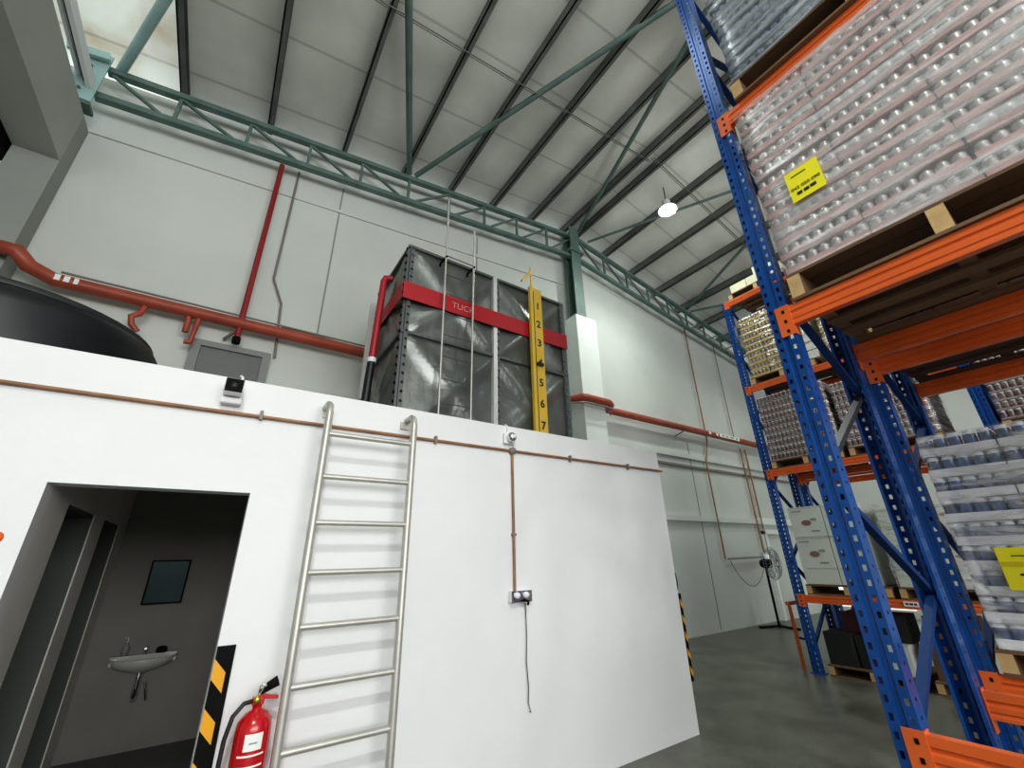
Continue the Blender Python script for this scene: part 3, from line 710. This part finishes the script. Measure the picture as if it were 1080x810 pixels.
ZZ = [(0, .88, 1, 1.40), (1, 1.42, 0, .86), (0, 2.0, 1, 1.45), (1, 2.76, 0, 2.15), (0, 3.40, 1, 2.80), (1, 4.0, 0, 3.45), (0, 4.65, 1, 4.05), (1, 5.25, 0, 4.7), (0, 5.90, 1, 5.30), (1, 6.5, 0, 5.95), (0, 7.1, 1, 6.55), (0, .2, 1, .2), (1, 1.35, 0, .85), (0, .85, 1, .25), (0, 6.35, 1, 6.5), (0, 4.72, 1, 4.72)]
ZZ = [ZZ[0 if k == 99 else k] for k in (2, 1, 13, 3, 4, 5, 6, 7, 8, 9, 10, 11, 15)]
YN = .962
rack('nearest blue and orange pallet rack, its first upright rising through the picture', 2.80, 1.10, [YN, YN - 2.8], [.935, 3.17, 5.02], 7.9, 'near double row of pallet racks', zig=ZZ)
rack('blue and orange pallet rack standing back to back behind the nearest one', 4.30, 1.10, [YN, YN - 2.8], [.95, 3.17, 5.02], 7.9, 'near double row of pallet racks', zig=ZZ)
ZF = []
z = .3; k = 0
while z < 6.2:
    ZF.append((k % 2, z, 1 - k % 2, z + .62)); z += .62; k += 1
rack('far blue pallet rack facing the camera, beyond the aisle near the back wall', 7.90, 1.0, [3.60, .80, -2.0], [1.06, 3.02, 4.60, 6.50], 6.52, 'far double row of pallet racks', bh=.11, zig=ZF)
rack('rearmost blue pallet rack, seen only through the far rack', 9.15, 1.0, [3.60, .80, -2.0], [1.06, 3.02, 4.60], 6.4, 'far double row of pallet racks', bh=.11, zig=ZF)

# orange rack guard
g = thing('rack_guard', 'orange steel guard post at the foot of the far rack', 'guard', (8.1, 3.87, 0))
MB().box(-.045, .045, -.004, .004, 0, .88).build('post_face', M['orange'], g); MB().box(-.045, -.037, -.05, .0, 0, .88).build('post_flange', M['orange'], g)
MB().box(-.045, .9, -.03, .03, .88, .93).build('top_bar', M['orange'], g); MB().bar((0, 0, .42), (-.1, -.26, .42), .03, .03).build('stay', M['blue_dark'], g)

# ------------------------------------------------------------------ pallets and loads
def pallet(x0, y0, w, d, z, label, group, dark=False, h=.145):
    """front-left corner at x0, top-of-picture end y0; extends w to -Y and d to +X"""
    p = thing('wooden_pallet', label, 'pallet', (x0, y0, z), group)
    m = M['wood_dark'] if dark else M['wood']
    st = MB().box(0, d, -.075, 0, .02, h - .02, 0); st.m = [1 if k in (0,) else 0 for k in range(6)]
    sm = st.mesh('stringer', [m, M['wood_end']])
    for yy in (0, -(w - .075) / 2, -(w - .075)): link('stringer', sm, p, (0, yy, 0))
    tb = MB().box(0, .13, -w, 0, h - .02, h).mesh('top_board', m); bb = MB().box(0, .12, -w, 0, 0, .02).mesh('bottom_board', m)
    for k in range(8): link('top_board', tb, p, ((d - .13) * k / 7, 0, 0))
    for k in range(5): link('bottom_board', bb, p, ((d - .12) * k / 4, 0, 0))
    return p

def tray_meshes(ny, nx, pitch, h, tray_m, body_m, top_m, trayh=.42):
    w, d = ny * pitch, nx * pitch
    t = MB().box(0, d, -w, 0, 0, .004).box(0, .003, -w, 0, 0, h * trayh).box(d - .003, d, -w, 0, 0, h * trayh).box(0, d, -.003, 0, 0, h * trayh).box(0, d, -w, -w + .003, 0, h * trayh)
    t = t.mesh('drink_tray', tray_m)
    c = MB(); r = pitch * .475
    for i in range(nx):
        for j in range(ny):
            if 0 < i < nx - 1 and 0 < j < ny - 1: continue
            cx, cy = (i + .5) * pitch, -(j + .5) * pitch
            c.lathe([(r * .8, .005), (r, .012), (r, h * .80)], (cx, cy, 0), 10, 0)
            c.lathe([(r, h * .80), (r * .80, h * .93), (r * .82, h - .004), (r * .7, h - .010), (.001, h - .010)], (cx, cy, 0), 10, 1)
    return t, c.mesh('can_row', [body_m, top_m])
def load(name, label, cat, group, x0, y0, z0, ny, nx, pitch, h, layers, cols, rows, tm, bm_, cm_, wrap=None, trayh=.42, jit=.006, tw=.6):
    """wrapped stack of trays; returns the Empty"""
    o = thing(name, label, cat, (x0, y0, z0), group)
    t, c = tray_meshes(ny, nx, pitch, h - .002, tm, bm_, cm_, trayh)
    W, D = ny * pitch, nx * pitch
    for l in range(layers):
        for i in range(cols):
            for j in range(rows):
                dx, dy = random.uniform(-jit, jit), random.uniform(-jit, jit)
                tr_ = link('drink_tray', t, o, (j * (D + .006) + dx, -i * (W + .006) + dy, l * h))
                link('can_row', c, tr_)
    TW, TD, TH = cols * (W + .006), rows * (D + .006), layers * h
    if wrap:
        b = MB(); nz = max(6, layers * 2); rnd = random.Random(int(x0 * 100 + z0 * 10)); per = []
        n1, n2 = 14, 8
        ring = [(-.012, -TW * k / n1) for k in range(n1)] + [(TD * k / n2, -TW - .012) for k in range(n2)] + [(TD + .012, -TW + TW * k / n1) for k in range(n1)] + [(TD - TD * k / n2, .012) for k in range(n2)]
        V = []
        for zz in range(nz + 1):
            for (x, y) in ring:
                e = rnd.uniform(-.007, .009)
                V.append((x + (e if x > TD / 2 else -e), y + (e if y > -TW / 2 else -e), TH * zz / nz + rnd.uniform(-.01, .01) * (0 < zz < nz)))
        n = len(ring); Fc = [(z_ * n + k, z_ * n + (k + 1) % n, (z_ + 1) * n + (k + 1) % n, (z_ + 1) * n + k) for z_ in range(nz) for k in range(n)]
        b.add(V, Fc, 0, True); b.build('stretch_wrap', wrap, o)
    return o
pinkm = mat('pink_tray_card', (.58, .34, .34), .7, var=.2, vscale=9)
canp = mat('pale_can', (.55, .50, .50), .35, metal=.4, var=.3, vscale=40)
cant = mat('silver_can_top', (.80, .84, .82), .22, metal=.85)
bluecard = mat('slate_tray_card', (.16, .19, .25), .6, var=.3, vscale=8)
canb = mat('slate_can', (.15, .19, .28), .35, metal=.5, var=.4, vscale=30)
waterm = mat('pale_blue_bottle', (.09, .16, .34), .15, metal=.1, var=.6, vscale=14)
watert = mat('white_bottle_shoulder', (.85, .89, .95), .2)
waterc = mat('white_pack_film', (.90, .91, .94), .2, var=.12, vscale=5)
cardy = mat('yellow_tray_card', (.62, .47, .14), .7, var=.3, vscale=10)
cany = mat('tan_can', (.50, .36, .24), .4, metal=.3, var=.5, vscale=25)
canw = mat('pale_gold_top', (.80, .76, .62), .3, metal=.5)
cardg = mat('grey_tray_card', (.42, .36, .34), .7, var=.3, vscale=10)
cang = mat('mauve_can', (.25, .16, .16), .4, metal=.4, var=.4, vscale=25)
cangt = mat('bright_can_top', (.90, .88, .84), .3, metal=.3)
cardw = mat('cream_tray_card', (.74, .74, .66), .7, var=.1)

GP = 'pallets on the near racks'; GL = 'wrapped pallet loads on the near racks'
pallet(2.78, .85, 1.45, 1.1, 3.175, 'brown wooden pallet on the middle beams of the nearest rack', GP, h=.19)
A = load('wrapped_can_load', 'big stretch-wrapped load of pink and silver canned drinks on the nearest rack', 'pallet load', GL, 2.80, .85, 3.372, 7, 8, .0655, .1185, 13, 3, 2, pinkm, canp, cant, M['wrap'])
def tagpaper(o, x, y, z, w, h, lines, rot=0):
    tg = MB().box(-.002, .0, -w / 2, w / 2, -h / 2, h / 2).build('paper_tag', M['tag_yellow'], o, (x, y, z))
    for (t, sz, zz) in lines: text('tag_print', t, sz, M['ink'], (-.004, 0, zz), FACE_NX, tg)
    return tg
ta = tagpaper(A, -.032, -.275, .585, .195, .245, [('042 050 090', .034, -.025)])
for yy, w_, zz in ((.02, .09, .075), (.045, .03, -.07), (.005, .03, -.07), (-.035, .035, -.068)): MB().box(-.004, -.002, yy - w_ / 2, yy + w_ / 2, zz - (.012 if zz < 0 else .004), zz + (.012 if zz < 0 else .004)).build('tag_print', M['ink'], ta)
pallet(2.76, .80, 1.60, 1.1, 5.025, 'brown wooden pallet on the top beams of the nearest rack', GP, h=.19)
load('wrapped_can_load', 'slate blue stretch-wrapped load at the top of the nearest rack', 'pallet load', GL, 2.78, .78, 5.225, 7, 8, .0655, .1185, 10, 3, 2, bluecard, canb, cant, M['wrap_blue'])
pallet(4.28, .86, 1.2, 1.1, .952, 'low wooden pallet on the bottom beams of the second rack', GP)
C_ = load('wrapped_bottle_load', 'glossy white and blue stretch-wrapped bottle load low on the second rack', 'pallet load', GL, 4.30, .84, 1.10, 5, 6, .078, .153, 9, 3, 2, waterc, waterm, watert, M['wrap_gloss'], .38)
tc_ = tagpaper(C_, -.035, -.27, .47, .20, .25, [])
for yy, w_, zz, h_ in ((-.01, .09, .075, .006), (0, .19, .025, .03), (-.02, .10, -.035, .012), (-.03, .07, -.085, .014)): MB().box(-.004, -.002, yy - w_ / 2, yy + w_ / 2, zz - h_ / 2, zz + h_ / 2).build('tag_print', M['ink' if h_ < .02 else 'tag_dark'], tc_)
pallet(4.28, .86, 1.2, 1.1, 3.175, 'dark wooden pallet on the middle beams of the second rack', GP, True)
load('wrapped_can_load', 'brown tray load on the middle beams of the second rack, behind the big can load', 'pallet load', GL, 4.30, .84, 3.325, 6, 8, .0655, .1185, 6, 3, 2, M['carton_brown'], M['carton_brown'], M['carton_brown'], None, .9)

GF = 'pallets on the far rack'; GK = 'loads on the far rack'
def far(y, z, lab): pallet(7.92, y, 1.08, .98, z, lab, GF)
far(3.50, 3.025, 'left pallet on the second beam level of the far rack')
load('can_load', 'grey-mauve can stack at the left of the second far rack level', 'pallet load', GK, 7.95, 3.50, 3.175, 8, 7, .0665, .118, 10, 2, 2, cardg, cang, cangt, M['wrap_thin'], .16)
far(2.34, 3.025, 'right pallet on the second beam level of the far rack')
load('can_load', 'grey-mauve can stack right of the gap on the second far rack level', 'pallet load', GK, 7.95, 2.34, 3.175, 8, 7, .0665, .118, 9, 2, 2, cardg, cang, cangt, M['wrap_thin'], .16)
far(.70, 3.025, 'pallet in the second bay of the far rack')
load('can_load', 'wrapped can stack in the second bay of the far rack', 'pallet load', GK, 7.95, .70, 3.175, 8, 7, .0665, .118, 9, 2, 2, cardg, cang, cangt, M['wrap_thin'], .16)
far(3.48, 4.605, 'left pallet on the third beam level of the far rack')
load('can_load', 'yellow and tan tray stack on the third level of the far rack', 'pallet load', GK, 7.95, 3.46, 4.755, 5, 7, .0665, .128, 10, 2, 2, cardy, cany, canw, M['wrap_thin'], .35)
load('carton_load', 'narrow cream tray stack beside the yellow one on the far rack', 'pallet load', GK, 7.95, 2.735, 4.755, 3, 7, .0665, .16, 7, 2, 2, cardw, cardw, canw, M['wrap_thin'], .9)
far(2.22, 4.605, 'right pallet on the third beam level of the far rack')
load('can_load', 'tan tray stack right of the cream stack on the far rack', 'pallet load', GK, 7.95, 2.20, 4.755, 8, 7, .0665, .128, 8, 2, 2, cardy, cany, canw, M['wrap_thin'], .35)
far(3.50, 6.505, 'pallet on the topmost beams of the far rack')

# cartons: each one a thing
def carton(x, y, z, w, d, h, m, label, group, deco=None):
    o = MB().box(0, d, -w, 0, 0, h).build('carton', M[m], None, (x, y, z), bevel=.004)
    tag(o, label, 'carton', group)
    if deco:
        b = MB(); b.lathe([(.001, 0), (1, 0)], (0, 0, 0), 24, axis='x', smooth=False)
        e = b.build('printed_oval', M['oval_red'], o, (-.003, -w * .48, h * .46)); e.scale = (1, w * .15, h * .095)
        MB().box(-.003, -.001, -w * .80, -w * .62, h * .52, h * .60).build('printed_mark', M['grey_print'], o)
        MB().box(-.003, -.001, -w * .82, -w * .58, h * .16, h * .21).build('printed_line', M['grey_print'], o)
        MB().box(-.003, -.001, -w * .40, -w * .1, h * .84, h * .88).build('printed_line', M['grey_print'], o)
        MB().box(-.002, -.001, -w, 0, h * .955, h * .97).build('tape_seam', M['carton_brown'] if deco > 1 else M['grey_print'], o)
    return o
far(3.46, 1.065, 'left pallet on the first beam level of the far rack')
rown = ['bottom row', 'second row', 'third row', 'top row']
for l, (cz, ch) in enumerate(((1.215, .22), (1.437, .465), (1.904, .465))):
    for i, cn in enumerate(('left', 'right')):
        for j, dn in enumerate(('front', 'rear')):
            carton(7.95 + j * .485, 3.45 - i * .49, cz, .48, .48, ch - .003, 'carton_white', f'white printed carton, {dn} {cn} of the {("bottom", "middle", "top")[l]} row on the first far rack level', 'white cartons with red ovals', 1 if l else None)
far(2.30, 1.065, 'right pallet on the first beam level of the far rack')
for l in range(4):
    for i, cn in enumerate(('left', 'right')):
        carton(7.95, 2.28 - i * .50, 1.215 + l * .26, .49, .9, .256, 'carton_green', f'pale green carton, {cn} of the {rown[l]}, wrapped stack behind the near uprights', 'pale green cartons', 1)
ws = thing('stretch_wrap', 'glossy loose film wrapped round the pale green cartons', 'film', (7.9, 2.3, 1.217))
b = MB(); nn = 12
V = []; ringp = [(0.02, 0.0), (0.02, -.5), (.02, -1.02), (.5, -1.03), (.98, -1.02), (.98, -.5), (.98, 0), (.5, .01)]
for k in range(nn + 1):
    for (x, y) in ringp: V.append((x + random.uniform(-.012, .012), y + random.uniform(-.012, .012), 1.07 * k / nn))
b.add(V, [(k * 8 + i, k * 8 + (i + 1) % 8, (k + 1) * 8 + (i + 1) % 8, (k + 1) * 8 + i) for k in range(nn) for i in range(8)], 0, True)
b.build('film_sheet', M['wrap'], ws)
# top level boxes
for i in range(3):
    for j in range(2):
        carton(7.95 + j * .3, 3.44 - i * .33, 6.652, .32, .28, .19, 'carton_cream', f'cream carton on the topmost pallet, {("front", "rear")[j]} row, {ordn[i]} from the left', 'cream cartons on top of the far rack')
carton(7.96, 2.95, 6.845, .34, .28, .17, 'carton_cream', 'cream carton lying on top of the other cream cartons on the far rack', 'cream cartons on top of the far rack')
# floor level
far(3.44, .0, 'wooden pallet on the floor under the left of the far rack')
far(2.25, .0, 'wooden pallet on the floor under the right of the far rack')
carton(7.98, 3.42, .146, .36, .45, .42, 'carton_dark', 'black-green carton at the front left on the floor pallet', 'dark cartons on the floor pallet')
carton(8.02, 3.04, .146, .20, .45, .40, 'carton_dark', 'narrow black carton between the black-green and grey cartons', 'dark cartons on the floor pallet')
carton(7.97, 2.82, .146, .40, .45, .36, 'carton_white', 'grey-white printed carton low on the floor pallet', 'dark cartons on the floor pallet', 1)
carton(8.20, 3.20, .568, .40, .45, .26, 'carton_maroon', 'maroon and black carton stacked on the black-green one', 'dark cartons on the floor pallet')
carton(8.10, 2.78, .508, .38, .45, .34, 'carton_dark', 'tall black carton stacked above the grey-white one', 'dark cartons on the floor pallet')
carton(8.0, 2.22, .146, .50, .6, .36, 'carton_brown', 'brown carton, lower one on the right floor pallet', 'brown cartons under the far rack')
carton(8.05, 2.20, .508, .48, .55, .36, 'carton_brown', 'brown carton, upper one on the right floor pallet', 'brown cartons under the far rack')
carton(8.0, 1.68, .146, .50, .6, .42, 'carton_white', 'plain pale carton right of the brown cartons', 'brown cartons under the far rack')
# beam label
bl = MB().box(7.885, 7.892, 2.135, 2.29, .985, 1.045).build('beam_label', M['paper']); tag(bl, 'small white label on the lowest orange beam of the far rack', 'label')
for yy, w_ in ((2.255, .03), (2.21, .04), (2.165, .03)): MB().box(7.882, 7.885, yy - w_ / 2, yy + w_ / 2, 1.005, 1.027).build('label_print', M['ink'], bl)
# bright opening in the right wall seen under the rack
o = MB().box(15.55, 15.62, 4.3, 6.0, .2, 1.6).build('window_1', M['roof_gap']); struct(o)

# ------------------------------------------------------------------ light
w = bpy.data.worlds.new('sky'); sc.world = w; w.use_nodes = True
bg = w.node_tree.nodes['Background']; bg.inputs[0].default_value = (.88, .95, .98, 1); bg.inputs[1].default_value = 1.1
def area(name, loc, rot, sx, sy, e, col=(1, 1, 1)):
    l = bpy.data.lights.new(name, 'AREA'); l.shape = 'RECTANGLE'; l.size = sx; l.size_y = sy; l.energy = e; l.color = col
    o = bpy.data.objects.new(name, l); COL.objects.link(o); o.location = loc; o.rotation_euler = rot; return o
area('rear_fill_area', (.8, -11.5, 4.6), (R(95), 0, R(2)), 12, 4.4, 1250, (1, .99, .98))  # unseen area light added behind the camera as fill
for i, (x, y, e) in enumerate(((7.25, 4.03, 260), (-1.2, -3.6, 800), (7.0, -3.0, 300), (12.2, 3.0, 200))):
    l = bpy.data.lights.new('high_bay_light', 'SPOT'); l.energy = e * 1.6; l.spot_size = R(150); l.spot_blend = .8; l.shadow_soft_size = .18; l.color = (.95, 1, .95)
    o = bpy.data.objects.new('high_bay_light', l); COL.objects.link(o); o.location = (x, y, roofz(x) - .7)
for (x, y, e) in ((7.25, 4.03, 14), (7.0, -3.0, 22), (-.5, -3.6, 90), (1.5, 1.5, 30)):  # extra fill points added to brighten the roof, besides the lamps themselves
    l = bpy.data.lights.new('roof_fill', 'POINT'); l.energy = e; l.shadow_soft_size = .4; l.color = (.93, 1, .95)
    o = bpy.data.objects.new('roof_fill', l); COL.objects.link(o); o.location = (x, y, roofz(x) - 1.3)
sc.view_settings.view_transform = 'Standard'
sc.view_settings.look = 'Medium High Contrast'
sc.view_settings.exposure = -.22
sc.cycles.use_denoising = True
sc.cycles.max_bounces = 8
sc.cycles.transparent_max_bounces = 12
